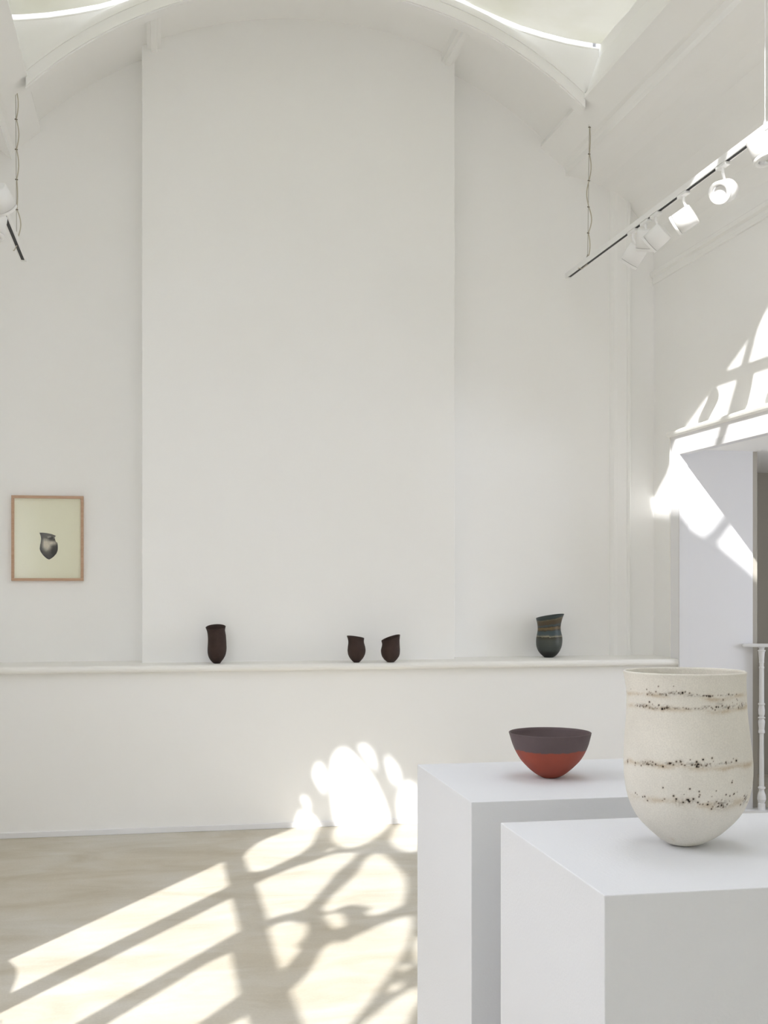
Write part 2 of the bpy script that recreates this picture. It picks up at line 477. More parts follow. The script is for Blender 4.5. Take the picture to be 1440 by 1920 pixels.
rw = lambda L: [to_roof(hit(*p, 0, XR)) for p in L]
rc = lambda L: [to_roof(hit(*p, 0, XR - .03)) for p in L]
rv = lambda L: [to_roof(hit(*p, 1, YJ)) for p in L]
G = [[(1.768, 3.867), (1.704, 3.820), (1.630, 3.755), (1.573, 3.705), (1.52, 3.665), (1.439, 3.600), (1.35, 3.53), (1.25, 3.45), (1.15, 3.37), (1.045, 3.285), (.953, 3.232), (.909, 3.275), (.903, 3.414), (.944, 3.932),
      (1.040, 4.148), (1.189, 4.133), (1.264, 4.18), (1.33, 4.21), (1.38, 4.215), (1.44, 4.18), (1.50, 4.13), (1.56, 4.06), (1.63, 3.992), (1.705, 3.913)],
     [(1.778, 3.807), (1.835, 3.831), (1.867, 3.818), (1.924, 3.775), (1.95, 3.60), (1.95, 2.9), (1.95, 2.3), (1.22, 2.30), (1.213, 2.661), (1.115, 2.858), (1.023, 3.126), (1.018, 3.185), (1.11, 3.245),
      (1.17, 3.30), (1.25, 3.36), (1.35, 3.43), (1.456, 3.515), (1.55, 3.595), (1.629, 3.665), (1.692, 3.722)]]
LAY = [(-.55, -2.7), (2.49, -2.7), (2.49, 1.7), (-.55, 1.7)]
rp_outer = [(-.93, YF), (2.87, YF), (2.87, 5.0), (-.93, 5.0)]
m = poly_panel(rp_outer, G + [LAY], lambda u, v: (u, v, ZR), (0, 0, .03))
struct(obj('ceiling_boarded', m, WALL), 'flat ceiling in front of the skylight')
# upright board where the boarded ceiling meets the skylight
m = bmesh.new()
es = [(x, z + tilt(x)) for x, z in edge]
A = [m.verts.new((XC + x, 5.0, z + (.07 if z > ZR - .04 else 0))) for x, z in es]; B = [m.verts.new((XC + x, 5.0, ZR + .02)) for x, z in es]
for i in range(len(es) - 1): m.faces.new((A[i], A[i + 1], B[i + 1], B[i]))
struct(obj('trim_8', m, WALL))


# translucent fabrics: the skylight blind, and added fill panels out of view
def fabric(name, color, trans):
    fm_ = bpy.data.materials.new(name); fm_.use_nodes = True
    n, l = fm_.node_tree.nodes, fm_.node_tree.links
    n.remove(n['Principled BSDF'])
    out = n['Material Output']
    d = n.new('ShaderNodeBsdfDiffuse'); t = n.new('ShaderNodeBsdfTranslucent')
    tc = n.new('ShaderNodeTexCoord'); nz = n.new('ShaderNodeTexNoise'); nz.inputs['Scale'].default_value = 1.7; nz.inputs['Detail'].default_value = 6
    l.new(tc.outputs['Object'], nz.inputs['Vector'])
    cr = n.new('ShaderNodeValToRGB'); e = cr.color_ramp.elements
    e[0].position = .35; e[0].color = (color[0] * .9, color[1] * .9, color[2] * .84, 1); e[1].position = .65; e[1].color = (*color, 1)
    l.new(nz.outputs['Fac'], cr.inputs[0]); l.new(cr.outputs[0], d.inputs[0]); l.new(cr.outputs[0], t.inputs[0])
    ms = n.new('ShaderNodeMixShader'); ms.inputs[0].default_value = trans
    l.new(d.outputs[0], ms.inputs[1]); l.new(t.outputs[0], ms.inputs[2]); l.new(ms.outputs[0], out.inputs[0])
    return fm_


FAB = fabric('skylight_fabric', (.86, .86, .81), .038)
FAB2 = fabric('fill_laylight_fabric', (.84, .85, .86), .26)
FAB3 = fabric('fill_window_fabric', (.86, .86, .86), .38)
m = bmesh.new()
Y0, Y1, NY = 5.0, 7.368, 10
grid = []
for k in range(NY + 1):
    y = Y0 + (Y1 - Y0) * k / NY
    grid.append([m.verts.new((XC + x, y, z + .02 + .008 * math.sin(9 * y + x * 3) * (1 if 0 < k < NY else 0))) for x, z in es])
for k in range(NY):
    for i in range(len(es) - 1):
        m.faces.new((grid[k][i], grid[k][i + 1], grid[k + 1][i + 1], grid[k + 1][i]))
tag(obj('skylight_blind', m, FAB, smooth=True), 'cream fabric blind hung in a swag under the skylight', 'blind')
m = bmesh.new()
A = [m.verts.new((XC + x, 7.35, z + .03)) for x, z in es]; B = [m.verts.new((XC + x, 7.35, 6.3)) for x, z in es]
for i in range(len(es) - 1): m.faces.new((A[i], A[i + 1], B[i + 1], B[i]))
struct(obj('sun_block_board', m, WALL))  # unseen board added to stop sun leaking through the blind's end gap
struct(obj('ceiling_fill_laylight', bx(-.6, 2.54, -2.75, 1.75, ZR + .031, ZR + .036), FAB2))  # unseen laylight added for extra light from above

w2 = struct(obj('fill_window', bx(-.6, 2.6, YF - .11, YF - .105, 1.9, 5.0), FAB3), 'added unseen window behind the camera, white fabric letting in fill light')  # unseen window added to brighten the back wall
m = bmesh.new()
for x in (-.6, 0.45, 1.5, 2.55): box(m, x, x + .05, YF - .10, YF - .05, 1.9, 5.0)
obj('fill_window_frame', m, TRIM, w2)

# ------------------------------------------------------------------ plinths
def plinth(y0, y1, label):
    return tag(obj('display_plinth', bx(.701, 1.301, y0, y1, 0, 1.1, bev=.0018, seg=2), PLINTH), label, 'plinth', 'white plinths at the right')


plinth(2.659, 3.236, 'white square plinth holding the red bowl, behind the nearer plinth')
plinth(1.830, 2.422, 'nearest white square plinth, holding the large speckled pot')


# ------------------------------------------------------------------ pots
def pot_mesh(prof, seg=96, rows=None, tiltx=0.0, tilty=0.0, tz0=.5, wall=.004, inner=True):
    """prof: list of (z, left, right) with x limits of the silhouette; the rim plane can lean"""
    prof = sorted(prof)
    zs = np.array([p[0] for p in prof]); L = np.array([p[1] for p in prof]); R = np.array([p[2] for p in prof])
    H_ = zs[-1]
    rows = rows or 40
    # smooth resample (Catmull-like through cosine spacing)
    t = np.linspace(0, 1, rows); zq = H_ * t
    def sm(v):
        q = np.interp(zq, zs, v)
        for _ in range(2):
            q[1:-1] = (q[:-2] + 2 * q[1:-1] + q[2:]) / 4
        return q
    Lq, Rq = sm(L), sm(R)
    ang = np.linspace(0, 2 * PI, seg, endpoint=False)
    verts = []
    def ring(z, l_, r_, shrink=0.0):
        c = (l_ + r_) / 2; h = max((r_ - l_) / 2 - shrink, .002)
        x = c + h * np.cos(ang); y = h * np.sin(ang)
        wgt = max(0.0, (z / H_ - tz0) / (1 - tz0)) ** 1.3
        zz = z + wgt * (tiltx * x + tilty * y)
        return np.stack([x, y, zz], 1)
    rings = [ring(zq[i], Lq[i], Rq[i]) for i in range(rows)]
    nout = rows
    if inner:
        rim = ring(zq[-1], Lq[-1], Rq[-1], wall * .5); rim[:, 2] += wall * .35
        rings.append(rim)
        for i in range(rows - 1, 1, -2):
            r_ = ring(zq[i], Lq[i], Rq[i], wall)
            if zq[i] > wall * 1.5: rings.append(r_)
    V = np.concatenate(rings); F = []
    nr = len(rings)
    for i in range(nr - 1):
        a = i * seg
        for k in range(seg):
            j = (k + 1) % seg
            F.append((a + k, a + j, a + seg + j, a + seg + k))
    F.append(tuple(range(seg))[::-1]); F.append(tuple((nr - 1) * seg + k for k in range(seg)))
    me = bpy.data.meshes.new('pot'); me.from_pydata(V.tolist(), [], F); me.update()
    return me, V, nout * seg


def px_prof(rows, cx, t, ybase, fix=True):
    """silhouette rows (y, xl, xr) in photo pixels at distance t -> metres above the base.
    Seen from above, the outline is the envelope of the rings: undo that for the lower belly."""
    k = t / FOC
    if fix:
        a0 = (rows[0][2] - rows[0][1]) / 2; sh = (cx - 720) * a0 * k / t
        out = [(rows[0][0], rows[0][1] - sh, rows[0][2] - sh)]
        for i in range(1, len(rows)):
            a_, b_ = rows[max(i - 1, 1)], rows[min(i + 1, len(rows) - 1)]
            h = (rows[i][2] - rows[i][1]) / 2
            dh = ((b_[2] - b_[1]) - (a_[2] - a_[1])) / 2; dy = b_[0] - a_[0]
            s_ = dh / dy
            e_ = (rows[i][0] - HORIZON) * k / t
            q = math.sqrt(1 + s_ * s_); nx, ny = 1 / q, -s_ / q
            D = math.sqrt(nx * nx + (e_ * ny) ** 2)
            a = h * D / nx
            yc = rows[i][0] - e_ * e_ * a * ny / D
            c = (rows[i][1] + rows[i][2]) / 2 - (cx - 720) * a * k * max(0, e_ * ny / D) / t
            if yc < out[-1][0] - .3 and a > (out[-1][2] - out[-1][1]) / 2 - (0 if i < 4 else 99): out.append((yc, c - a, c + a))
        rows = out
    return [((ybase - y) * k, (xl - cx) * k, (xr - cx) * k) for y, xl, xr in rows]


# --- large speckled pot on the near plinth
T1 = 2.30; CX1 = 1289.0
ptop = EYE + (Vector(((CX1 - 720) / FOC * CS + SN, CS - (CX1 - 720) / FOC * SN, 0)) * T1)
rows = [(1583.7, 1272, 1306), (1587.5, 1270, 1302), (1583.5, 1259, 1312), (1577, 1247.5, 1328.5), (1570, 1238, 1341), (1561, 1227, 1354), (1551, 1216, 1365), (1540, 1205.5, 1376), (1528, 1196, 1385.5),
        (1515, 1188.5, 1393.5), (1500, 1182, 1399.5), (1485, 1177.5, 1403.5), (1470, 1174.5, 1406), (1450, 1172, 1407.5), (1430, 1171.2, 1407.5), (1410, 1171.5, 1406),
        (1390, 1172.5, 1403.5), (1370, 1174, 1401), (1350, 1175.5, 1398.7), (1330, 1176.5, 1397), (1310, 1177, 1396), (1290, 1176, 1395.3), (1275, 1173.5, 1395.2), (1266, 1172, 1395.5), (1259, 1170.5, 1396.2)]
prof = px_prof(rows, CX1, T1, 1583.7)
me, V, nout = pot_mesh(prof, seg=640, rows=230, wall=.005, tilty=-.012, tz0=.8)
SPECK = [(a, 0, x, y, s_) for a, x, y, s_ in []]
S1 = [(122,288,1),(275,290,1.5),(392,260,1.5),(545,260,1),(302,315,1),(370,315,1.8),(318,325,1),(283,342,2),(183,347,1),(330,345,1.2),(412,338,1.2),(435,340,1.2),(450,342,1),(475,350,1.5),(530,325,1.2),(580,312,1),(643,327,3),(670,317,1.5),(715,330,1.7),(600,325,1.2),(560,335,1),(625,343,1),(795,345,1),(860,358,1.5),(895,360,2),(920,362,3),(935,364,2.5),(958,360,1.5),(1015,352,1),(1045,355,1),(1127,344,2),(1165,350,1.2),(1207,344,1.5),(500,330,1),(515,328,1),
(305,422,2.3),(337,445,1.2),(403,455,2),(275,458,2),(167,460,2),(199,467,1.5),(240,475,1.8),(150,457,1),(305,485,1.3),(343,495,1.3),(385,487,1.2),(438,495,3.5),(465,490,2),(485,485,2),(500,482,1.6),(488,467,1.3),(712,494,1.5),(690,488,1),(655,480,1),(570,495,1),(882,470,1),(895,485,1),(925,468,1),(950,480,1.5),(962,492,1.5),(988,505,1.5),(1000,474,2.6),(1022,476,1.6),(1062,463,1.8),(1070,402,2),(1127,485,2.6),(1168,430,1),(1215,445,1.3),(1228,480,1.8),(1232,490,1.5),(1210,395,1.2),(1218,405,1.2),(1262,440,1.5),(1298,435,1.5),(1300,460,1.5),(1290,450,1),(820,490,1),(860,490,1),(780,490,1),
(153,1056,2.2),(150,1080,1.3),(223,1083,1.8),(287,1068,2.2),(305,1072,2),(343,1080,1.5),(348,1048,1.5),(322,1038,1),(378,1070,1.8),(270,1045,1),(457,1092,2.5),(527,1060,2.8),(540,1058,2),(567,1075,1.7),(597,1042,2.2),(637,1035,1.5),(645,1045,1.7),(652,1070,1.7),(686,1080,1.8),(742,1022,1.3),(763,1078,1.8),(792,1075,1.8),(809,1043,2.6),(826,1070,3.2),(812,1092,3),(832,1097,1.8),(875,1020,2.4),(968,1007,2.2),(983,1038,1),(908,1085,1.8),(950,1066,1.5),(1112,1048,1.8),(1115,1063,1.5),(1167,1047,1.5),(1186,1012,1.2),(1215,1032,3),(85,1040,2),(240,1040,1),(860,1080,1.3),(1045,1065,.8),(920,1070,1.2)]
S2 = [(162,370,1.8),(183,387,1.2),(267,407,2.3),(245,410,1.7),(297,448,2),(460,315,1.8),(477,433,1.6),(455,447,1),(573,402,2.4),(600,433,2.3),(597,450,1.3),(742,328,2),(839,355,1.7),(845,390,1.7),(838,410,1.6),(672,467,2.4),(725,443,3.5),(735,458,3.2),(715,440,2.5),(778,432,2.6),(825,470,2.3),(843,488,1.5),(875,488,1.6),(923,490,2.8),(932,462,1.3),(962,537,2.2),(975,515,1.3),(1015,462,1.5),(1035,478,1.5),(1030,510,1.8),(1062,497,2.6),(1080,517,1.8),(1120,487,1.6),(1015,348,1.3),(1113,388,1.7),(1150,401,1.7),(1185,385,1.6),(1193,378,2),(1173,262,2),(1178,242,1.2),(1340,320,1.2),(1285,400,2),(1285,430,2.3),(1300,465,2),(1245,492,2.2),(1268,452,1.3),(1290,440,1.8),(970,408,1),(1068,440,1),(1145,455,1),(1222,360,1),(683,385,.8)]
# soft smudges: (x, y, half width, half height, strength, brown?)
M1 = [(460,342,70,14,.38,0),(320,338,40,14,.3,0),(575,330,70,16,.42,0),(740,352,80,14,.35,0),(880,358,70,8,.55,0),(1110,352,90,8,.3,0),(760,368,60,10,.3,1),
(240,462,80,20,.4,0),(350,480,60,20,.35,0),(480,480,50,22,.45,0),(600,488,70,12,.28,0),(700,492,40,12,.3,0),(820,492,60,12,.28,0),(900,475,50,14,.25,0),(1040,440,40,20,.2,0),(1120,475,110,20,.4,0),(1260,462,60,30,.5,0),
(85,1040,15,22,.6,0),(290,1060,100,22,.32,0),(380,1078,60,16,.3,0),(530,1064,60,16,.35,0),(640,1045,30,24,.3,0),(820,1075,90,24,.42,0),(930,1080,70,18,.32,0),(1100,1058,90,10,.22,0)]
M2 = [(370,455,50,26,.16,1),(630,480,40,26,.22,0),(735,455,70,32,.25,0),(850,515,60,24,.3,1),(950,500,90,36,.3,1),(1060,490,90,45,.38,0),(1170,465,80,45,.4,1),(1290,435,34,50,.55,0),(1250,490,60,40,.3,1),(540,852,60,26,.22,1),(720,915,120,12,.25,1)]
S = [(1160 + x / 5.54, 1240 + y / 5.54, s_ * .58) for x, y, s_ in S1] + [(1160 + x / 5.54, 1420 + y / 5.54, s_ * .58) for x, y, s_ in S2]
Mg = [(1160 + x / 5.54, 1240 + y / 5.54, a / 5.54, b_ / 5.54, s_, c_) for x, y, a, b_, s_, c_ in M1] + [(1160 + x / 5.54, 1420 + y / 5.54, a / 5.54, b_ / 5.54, s_, c_) for x, y, a, b_, s_, c_ in M2]
kpx = T1 / FOC
zs_ = np.array([p[0] for p in prof]); Ls = np.array([p[1] for p in prof]); Rs = np.array([p[2] for p in prof])


def surf(px, py):
    """photo pixel -> (angle, height) on the pot wall"""
    x = (px - CX1) * kpx; z = (1583.7 - py) * kpx
    for _ in range(3):
        c = (np.interp(z, zs_, Ls) + np.interp(z, zs_, Rs)) / 2; h = (np.interp(z, zs_, Rs) - np.interp(z, zs_, Ls)) / 2
        u = max(-.985, min(.985, (x - c) / h)); a = math.asin(u)
        tf = T1 - h * math.cos(a)
        zz = 1.6 - (py - HORIZON) * tf / FOC - 1.1
        x = (px - 720) * tf / FOC - (CX1 - 720) * kpx
        z = max(0, zz)
    return a, z


# per-vertex colour: angle from the camera-facing side and height (local -Y faces the camera)
th = np.arctan2(V[:, 0], -V[:, 1]); zz = V[:, 2]
zu = zz.copy()
base = np.array([.72, .69, .63]); col = np.tile(base, (len(V), 1))
halfw = .115
gray = np.zeros(len(V)); brown = np.zeros(len(V)); spk = np.zeros(len(V)); halo = np.zeros(len(V))
outer_mask = (np.arange(len(V)) < nout)
jit = np.random.RandomState(3)
nzv = jit.rand(len(V))
# more dots round the back, which the photograph does not show
Sall = [(surf(px, py), s_ * kpx) for px, py, s_ in S]
for zb in (.285, .264, .155, .082):
    for k in range(45):
        Sall.append(((PI / 2 + .1 + jit.rand() * (PI - .2), zb + jit.randn() * .006), kpx * (.5 + 1.3 * jit.rand() ** 2)))
for (a, z), s_ in Sall:
    dz = np.abs(zz - z); near = np.where(outer_mask & (dz < .008))[0]
    da = (th[near] - a + PI) % (2 * PI) - PI
    d = np.sqrt((da * halfw) ** 2 + (zz[near] - z) ** 2)
    s2 = s_
    spk[near] = np.maximum(spk[near], np.clip(1 - (d - s2) / (.00045), 0, 1) * min(1.0, .5 + s_ * 500))
    halo[near] = np.maximum(halo[near], np.exp(-(d / (s2 * 1.9)) ** 2) * .8)
for px, py, hw, hh, s_, c_ in Mg:
    a, z = surf(px, py)
    da = (th - a + PI) % (2 * PI) - PI
    wgt = np.exp(-(da * halfw / (hw * kpx)) ** 2 - ((zz - z) / (hh * kpx)) ** 2) * s_ * outer_mask
    if c_: brown = np.maximum(brown, wgt)
    else: gray = np.maximum(gray, wgt)
cs_, sn_ = np.cos(th), np.sin(th)
wav = .0025 * np.sin(3 * th + .6) + .0015 * np.sin(7 * th)
for zb, wd, st in ((surf(1289, 1308)[1], .004, .34), (surf(1289, 1332)[1], .0045, .34), (surf(1289, 1440)[1], .006, .36), (surf(1289, 1508)[1], .008, .28)):
    brown = np.maximum(brown, np.exp(-((zz + wav - zb) / wd) ** 2) * st * outer_mask)
# grain of the smudges
gn = np.array([noise.noise(Vector((v[0] * 260, v[1] * 260, v[2] * 420))) for v in V[:nout]])
gr = np.zeros(len(V)); gr[:nout] = gn
gray = gray * np.clip(1.15 + 2.6 * gr, 0, 2.2)
lowf = np.zeros(len(V)); lowf[:nout] = np.array([noise.noise(Vector((v[0] * 28, v[1] * 28, v[2] * 70 + 5))) for v in V[:nout]])
brown = brown * np.clip(.6 + .7 * gr + 1.9 * lowf, .1, 1.6)
mixc = lambda c0, c1, f: c0 * (1 - f[:, None]) + np.array(c1) * f[:, None]
col = mixc(col, [.42, .29, .14], np.clip(brown * 1.25, 0, .85) * .8)
col = mixc(col, [.14, .115, .10], np.clip(gray, 0, .85))
col = mixc(col, [.30, .17, .06], np.clip(halo * .65, 0, .6))
col = mixc(col, [.018, .013, .012], np.clip(spk, 0, 1))
at = me.color_attributes.new('Col', 'FLOAT_COLOR', 'POINT')
at.data.foreach_set('color', np.concatenate([col, np.ones((len(V), 1))], 1).astype(np.float32).ravel())
pm = mat('speckled_stoneware', (.66, .63, .56), .8, .2)
n, l, b = nodes(pm)
va = n.new('ShaderNodeVertexColor'); va.layer_name = 'Col'
tc = n.new('ShaderNodeTexCoord'); nz = n.new('ShaderNodeTexNoise'); nz.inputs['Scale'].default_value = 380; nz.inputs['Detail'].default_value = 2
l.new(tc.outputs['Object'], nz.inputs['Vector'])
nl = n.new('ShaderNodeTexNoise'); nl.inputs['Scale'].default_value = 9; l.new(tc.outputs['Object'], nl.inputs['Vector'])
ad = n.new('ShaderNodeMath'); ad.operation = 'ADD'; l.new(nz.outputs['Fac'], ad.inputs[0]); l.new(nl.outputs['Fac'], ad.inputs[1])
mr = n.new('ShaderNodeMapRange'); mr.inputs['From Min'].default_value = .6; mr.inputs['From Max'].default_value = 1.4; mr.inputs['To Min'].default_value = .86; mr.inputs['To Max'].default_value = 1.08
l.new(ad.outputs[0], mr.inputs['Value'])
vm = n.new('ShaderNodeVectorMath'); vm.operation = 'SCALE'
l.new(va.outputs['Color'], vm.inputs[0]); l.new(mr.outputs[0], vm.inputs['Scale']); l.new(vm.outputs[0], b.inputs['Base Color'])
bp = n.new('ShaderNodeBump'); bp.inputs['Strength'].default_value = .25; bp.inputs['Distance'].default_value = .0008
l.new(nz.outputs['Fac'], bp.inputs['Height']); l.new(bp.outputs[0], b.inputs['Normal'])
me.name = 'speckled_pot'
PROT = -YAW - math.atan((CX1 - 720) / FOC) * .0
tag(link('stoneware_pot', me, pm, smooth=True, loc=(ptop.x, ptop.y, 1.1), rot=(0, 0, PROT)),
    'large cream stoneware pot with speckled brown bands on the nearest plinth', 'pot')


# --- red and brown bowl
def ground_at(px, py, z):
    return hit(px, py, 2, z)


def place_px(cx, t):
    r = (cx - 720) / FOC
    return EYE + Vector((r * CS + SN, CS - r * SN, 0)) * t


T2 = 3.09; CX2 = 1032.5
base_y = HORIZON + .5 * FOC / T2
rows = [(base_y, 1020, 1046), (1457.5, 1016, 1050), (1455, 1012, 1054), (1450, 1003.5, 1061.5), (1442, 993.5, 1071.5), (1434, 985.5, 1080), (1426, 978, 1087.5), (1416, 971.5, 1094), (1405, 965.5, 1099.5), (1394, 961, 1103.5), (1383, 957.5, 1106.3), (1373.5, 954.6, 1108.6)]
prof2 = px_prof(rows, CX2, T2, base_y)
me, V, _ = pot_mesh(prof2, seg=96, rows=40, wall=.003)
bmat = mat('bowl_glaze', (.2, .05, .03), .6, .35)
n, l, b = nodes(bmat)
geo = n.new('ShaderNodeTexCoord'); sp = n.new('ShaderNodeSeparateXYZ'); l.new(geo.outputs['Object'], sp.inputs[0])
nz = n.new('ShaderNodeTexNoise'); nz.inputs['Scale'].default_value = 45; nz.inputs['Detail'].default_value = 5; l.new(geo.outputs['Object'], nz.inputs['Vector'])
nz.inputs['Roughness'].default_value = .6
ma = n.new('ShaderNodeMath'); ma.operation = 'MULTIPLY_ADD'; l.new(nz.outputs['Fac'], ma.inputs[0]); ma.inputs[1].default_value = .014; l.new(sp.outputs['Z'], ma.inputs[2])
zb = (base_y - 1403.5) * T2 / FOC + .007
s1 = n.new('ShaderNodeMapRange'); s1.inputs['From Min'].default_value = zb - .0012; s1.inputs['From Max'].default_value = zb + .0012; l.new(ma.outputs[0], s1.inputs['Value'])
# the inside is glazed throughout: inside faces look up/in, told from the outside by a stored attribute
ins = me.color_attributes.new('Inside', 'FLOAT_COLOR', 'POINT')
nb_ = 40 * 96
insv = np.zeros((len(V), 4), dtype=np.float32); insv[nb_:, :3] = 1; insv[:, 3] = 1
ins.data.foreach_set('color', insv.ravel())
vc = n.new('ShaderNodeVertexColor'); vc.layer_name = 'Inside'
mxm = n.new('ShaderNodeMath'); mxm.operation = 'MAXIMUM'; l.new(s1.outputs[0], mxm.inputs[0]); l.new(vc.outputs['Color'], mxm.inputs[1])
cm = n.new('ShaderNodeMix'); cm.data_type = 'RGBA'
cm.inputs['A'].default_value = srgb(150, 72, 56); cm.inputs['B'].default_value = srgb(94, 80, 82)
l.new(mxm.outputs[0], cm.inputs['Factor'])
n3 = n.new('ShaderNodeTexNoise'); n3.inputs['Scale'].default_value = 25; n3.inputs['Detail'].default_value = 6; l.new(geo.outputs['Object'], n3.inputs['Vector'])
mr = n.new('ShaderNodeMapRange'); mr.inputs['To Min'].default_value = .85; mr.inputs['To Max'].default_value = 1.12; l.new(n3.outputs['Fac'], mr.inputs['Value'])
vm = n.new('ShaderNodeVectorMath'); vm.operation = 'SCALE'; l.new(cm.outputs['Result'], vm.inputs[0]); l.new(mr.outputs[0], vm.inputs['Scale'])
l.new(vm.outputs[0], b.inputs['Base Color'])
p2 = place_px(CX2, T2)
tag(link('bowl', me, bmat, smooth=True, loc=(p2.x, p2.y, 1.1), rot=(0, 0, -YAW)),
    'flared bowl with red lower half and dark brown rim on the far plinth', 'bowl')

# --- dark pots on the ledge
DARK = mat('dark_brown_stoneware', srgb(62, 47, 42), .7, .3)
add_noise(DARK, 14, .9, dark=(.55, .5, .5), bump=.2, bscale=250)


def ledge_pot(rows, cx, t, tx, label, material, tz0=.45, ty=0.0):
    by = HORIZON + (1.6 - LEDGE) * FOC / t
    y0 = rows[0][0]
    rows = [(y - y0 + by, a, b_) for y, a, b_ in rows]
    me, V, _ = pot_mesh(px_prof(rows, cx, t, by), seg=72, rows=44, tiltx=tx, tilty=ty, tz0=tz0, wall=.0035)
    p = place_px(cx, t)
    return tag(link('stoneware_pot', me, material, smooth=True, loc=(p.x, p.y, LEDGE), rot=(0, 0, -YAW)), label, 'pot', 'small pots along the ledge')


G2 = lambda L, ox, oy, k: [(oy + y / k, ox + a / k, ox + b_ / k) for y, a, b_ in L]
ledge_pot(G2([(1650, 385, 615), (1600, 330, 660), (1500, 255, 740), (1400, 205, 800), (1300, 185, 835), (1200, 175, 852), (1100, 178, 860), (900, 190, 852), (750, 192, 842), (650, 185, 835), (580, 178, 822), (500, 165, 803), (430, 145, 803), (340, 108, 825)], 380, 1160, 19.2),
          405.7, 7.84, .02, 'tallest dark brown cylindrical pot, leftmost on the ledge', DARK, .45, .24)
ledge_pot(G2([(868, 280, 400), (840, 250, 430), (790, 205, 475), (740, 172, 508), (680, 148, 535), (600, 138, 548), (520, 145, 540), (450, 155, 522), (400, 155, 508), (350, 142, 508), (300, 122, 516)], 640, 1170, 12),
          668.3, 7.93, -.14, 'small dark brown pot with rim sloping down to the right', DARK, .35, .04)
ledge_pot(G2([(832, 1040, 1180), (810, 1010, 1210), (770, 960, 1252), (700, 912, 1300), (640, 895, 1315), (560, 888, 1320), (500, 898, 1315), (440, 912, 1312), (380, 918, 1310), (330, 908, 1316), (285, 900, 1322)], 640, 1170, 12),
          733.0, 7.96, .32, 'small dark brown pot with rim sloping up to the right', DARK, .35, .13)
# pot with banded glaze
bm4 = mat('banded_glaze', (.05, .06, .06), .45, .4)
n, l, b = nodes(bm4)
tc = n.new('ShaderNodeTexCoord'); sp = n.new('ShaderNodeSeparateXYZ'); l.new(tc.outputs['Object'], sp.inputs[0])
nz = n.new('ShaderNodeTexNoise'); nz.inputs['Scale'].default_value = 40; nz.inputs['Detail'].default_value = 6
mpp = n.new('ShaderNodeMapping'); mpp.inputs['Scale'].default_value = (1, 1, 2.2); l.new(tc.outputs['Object'], mpp.inputs[0]); l.new(mpp.outputs[0], nz.inputs['Vector'])
H4 = (1232 - 1155) * 8.45 / FOC
# the bands lean with the rim in the upper part
rel = n.new('ShaderNodeMath'); rel.operation = 'DIVIDE'; l.new(sp.outputs['Z'], rel.inputs[0]); rel.inputs[1].default_value = H4
lean = n.new('ShaderNodeMapRange'); lean.inputs['From Min'].default_value = .5; lean.inputs['From Max'].default_value = 1.0; lean.inputs['To Max'].default_value = .75; l.new(rel.outputs[0], lean.inputs['Value'])
lx = n.new('ShaderNodeMath'); lx.operation = 'MULTIPLY'; l.new(lean.outputs[0], lx.inputs[0]); l.new(sp.outputs['X'], lx.inputs[1])
zt_ = n.new('ShaderNodeMath'); zt_.operation = 'SUBTRACT'; l.new(rel.outputs[0], zt_.inputs[0]); l.new(lx.outputs[0], zt_.inputs[1])
nn = n.new('ShaderNodeMath'); nn.operation = 'MULTIPLY_ADD'; l.new(nz.outputs['Fac'], nn.inputs[0]); nn.inputs[1].default_value = .085; l.new(zt_.outputs[0], nn.inputs[2])
cr = n.new('ShaderNodeValToRGB'); l.new(nn.outputs[0], cr.inputs[0]); el = cr.color_ramp.elements
stops = [(0.0, (20, 20, 18)), (.12, (32, 34, 32)), (.18, (58, 63, 60)), (.40, (66, 70, 65)), (.47, (58, 56, 46)), (.50, (50, 44, 36)), (.512, (150, 144, 122)), (.535, (98, 98, 88)), (.56, (62, 74, 76)), (.64, (58, 70, 72)), (.665, (56, 46, 34)), (.69, (92, 78, 52)), (.725, (104, 86, 56)), (.745, (52, 44, 36)), (.775, (62, 73, 76)), (.80, (66, 68, 62)), (.815, (72, 60, 44)), (.90, (78, 66, 48)), (.925, (96, 90, 72)), (.94, (54, 60, 56)), (1.0, (50, 60, 60))]
el[0].position = stops[0][0] + .042; el[0].color = srgb(*stops[0][1]); el[1].position = 1.0; el[1].color = srgb(*stops[-1][1])
for p_, c_ in stops[1:-1]:
    q = el.new(min(.999, p_ + .042)); q.color = srgb(*c_)
l.new(cr.outputs[0], b.inputs['Base Color'])
K4 = 19.2
ledge_pot(G2([(1765, 415, 740), (1730, 360, 790), (1660, 270, 860), (1560, 190, 935), (1450, 135, 990), (1350, 108, 1025), (1200, 98, 1042), (1080, 105, 1042), (1000, 118, 1035), (930, 132, 1015), (850, 148, 992), (750, 158, 980), (680, 158, 980), (600, 153, 992), (520, 145, 1010), (430, 128, 1040), (360, 112, 1070), (290, 98, 1108)], 1000, 1140, K4),
          1029.5, 8.47, .16, 'green-grey pot with ochre bands, rightmost on the ledge', bm4, .5, .03)

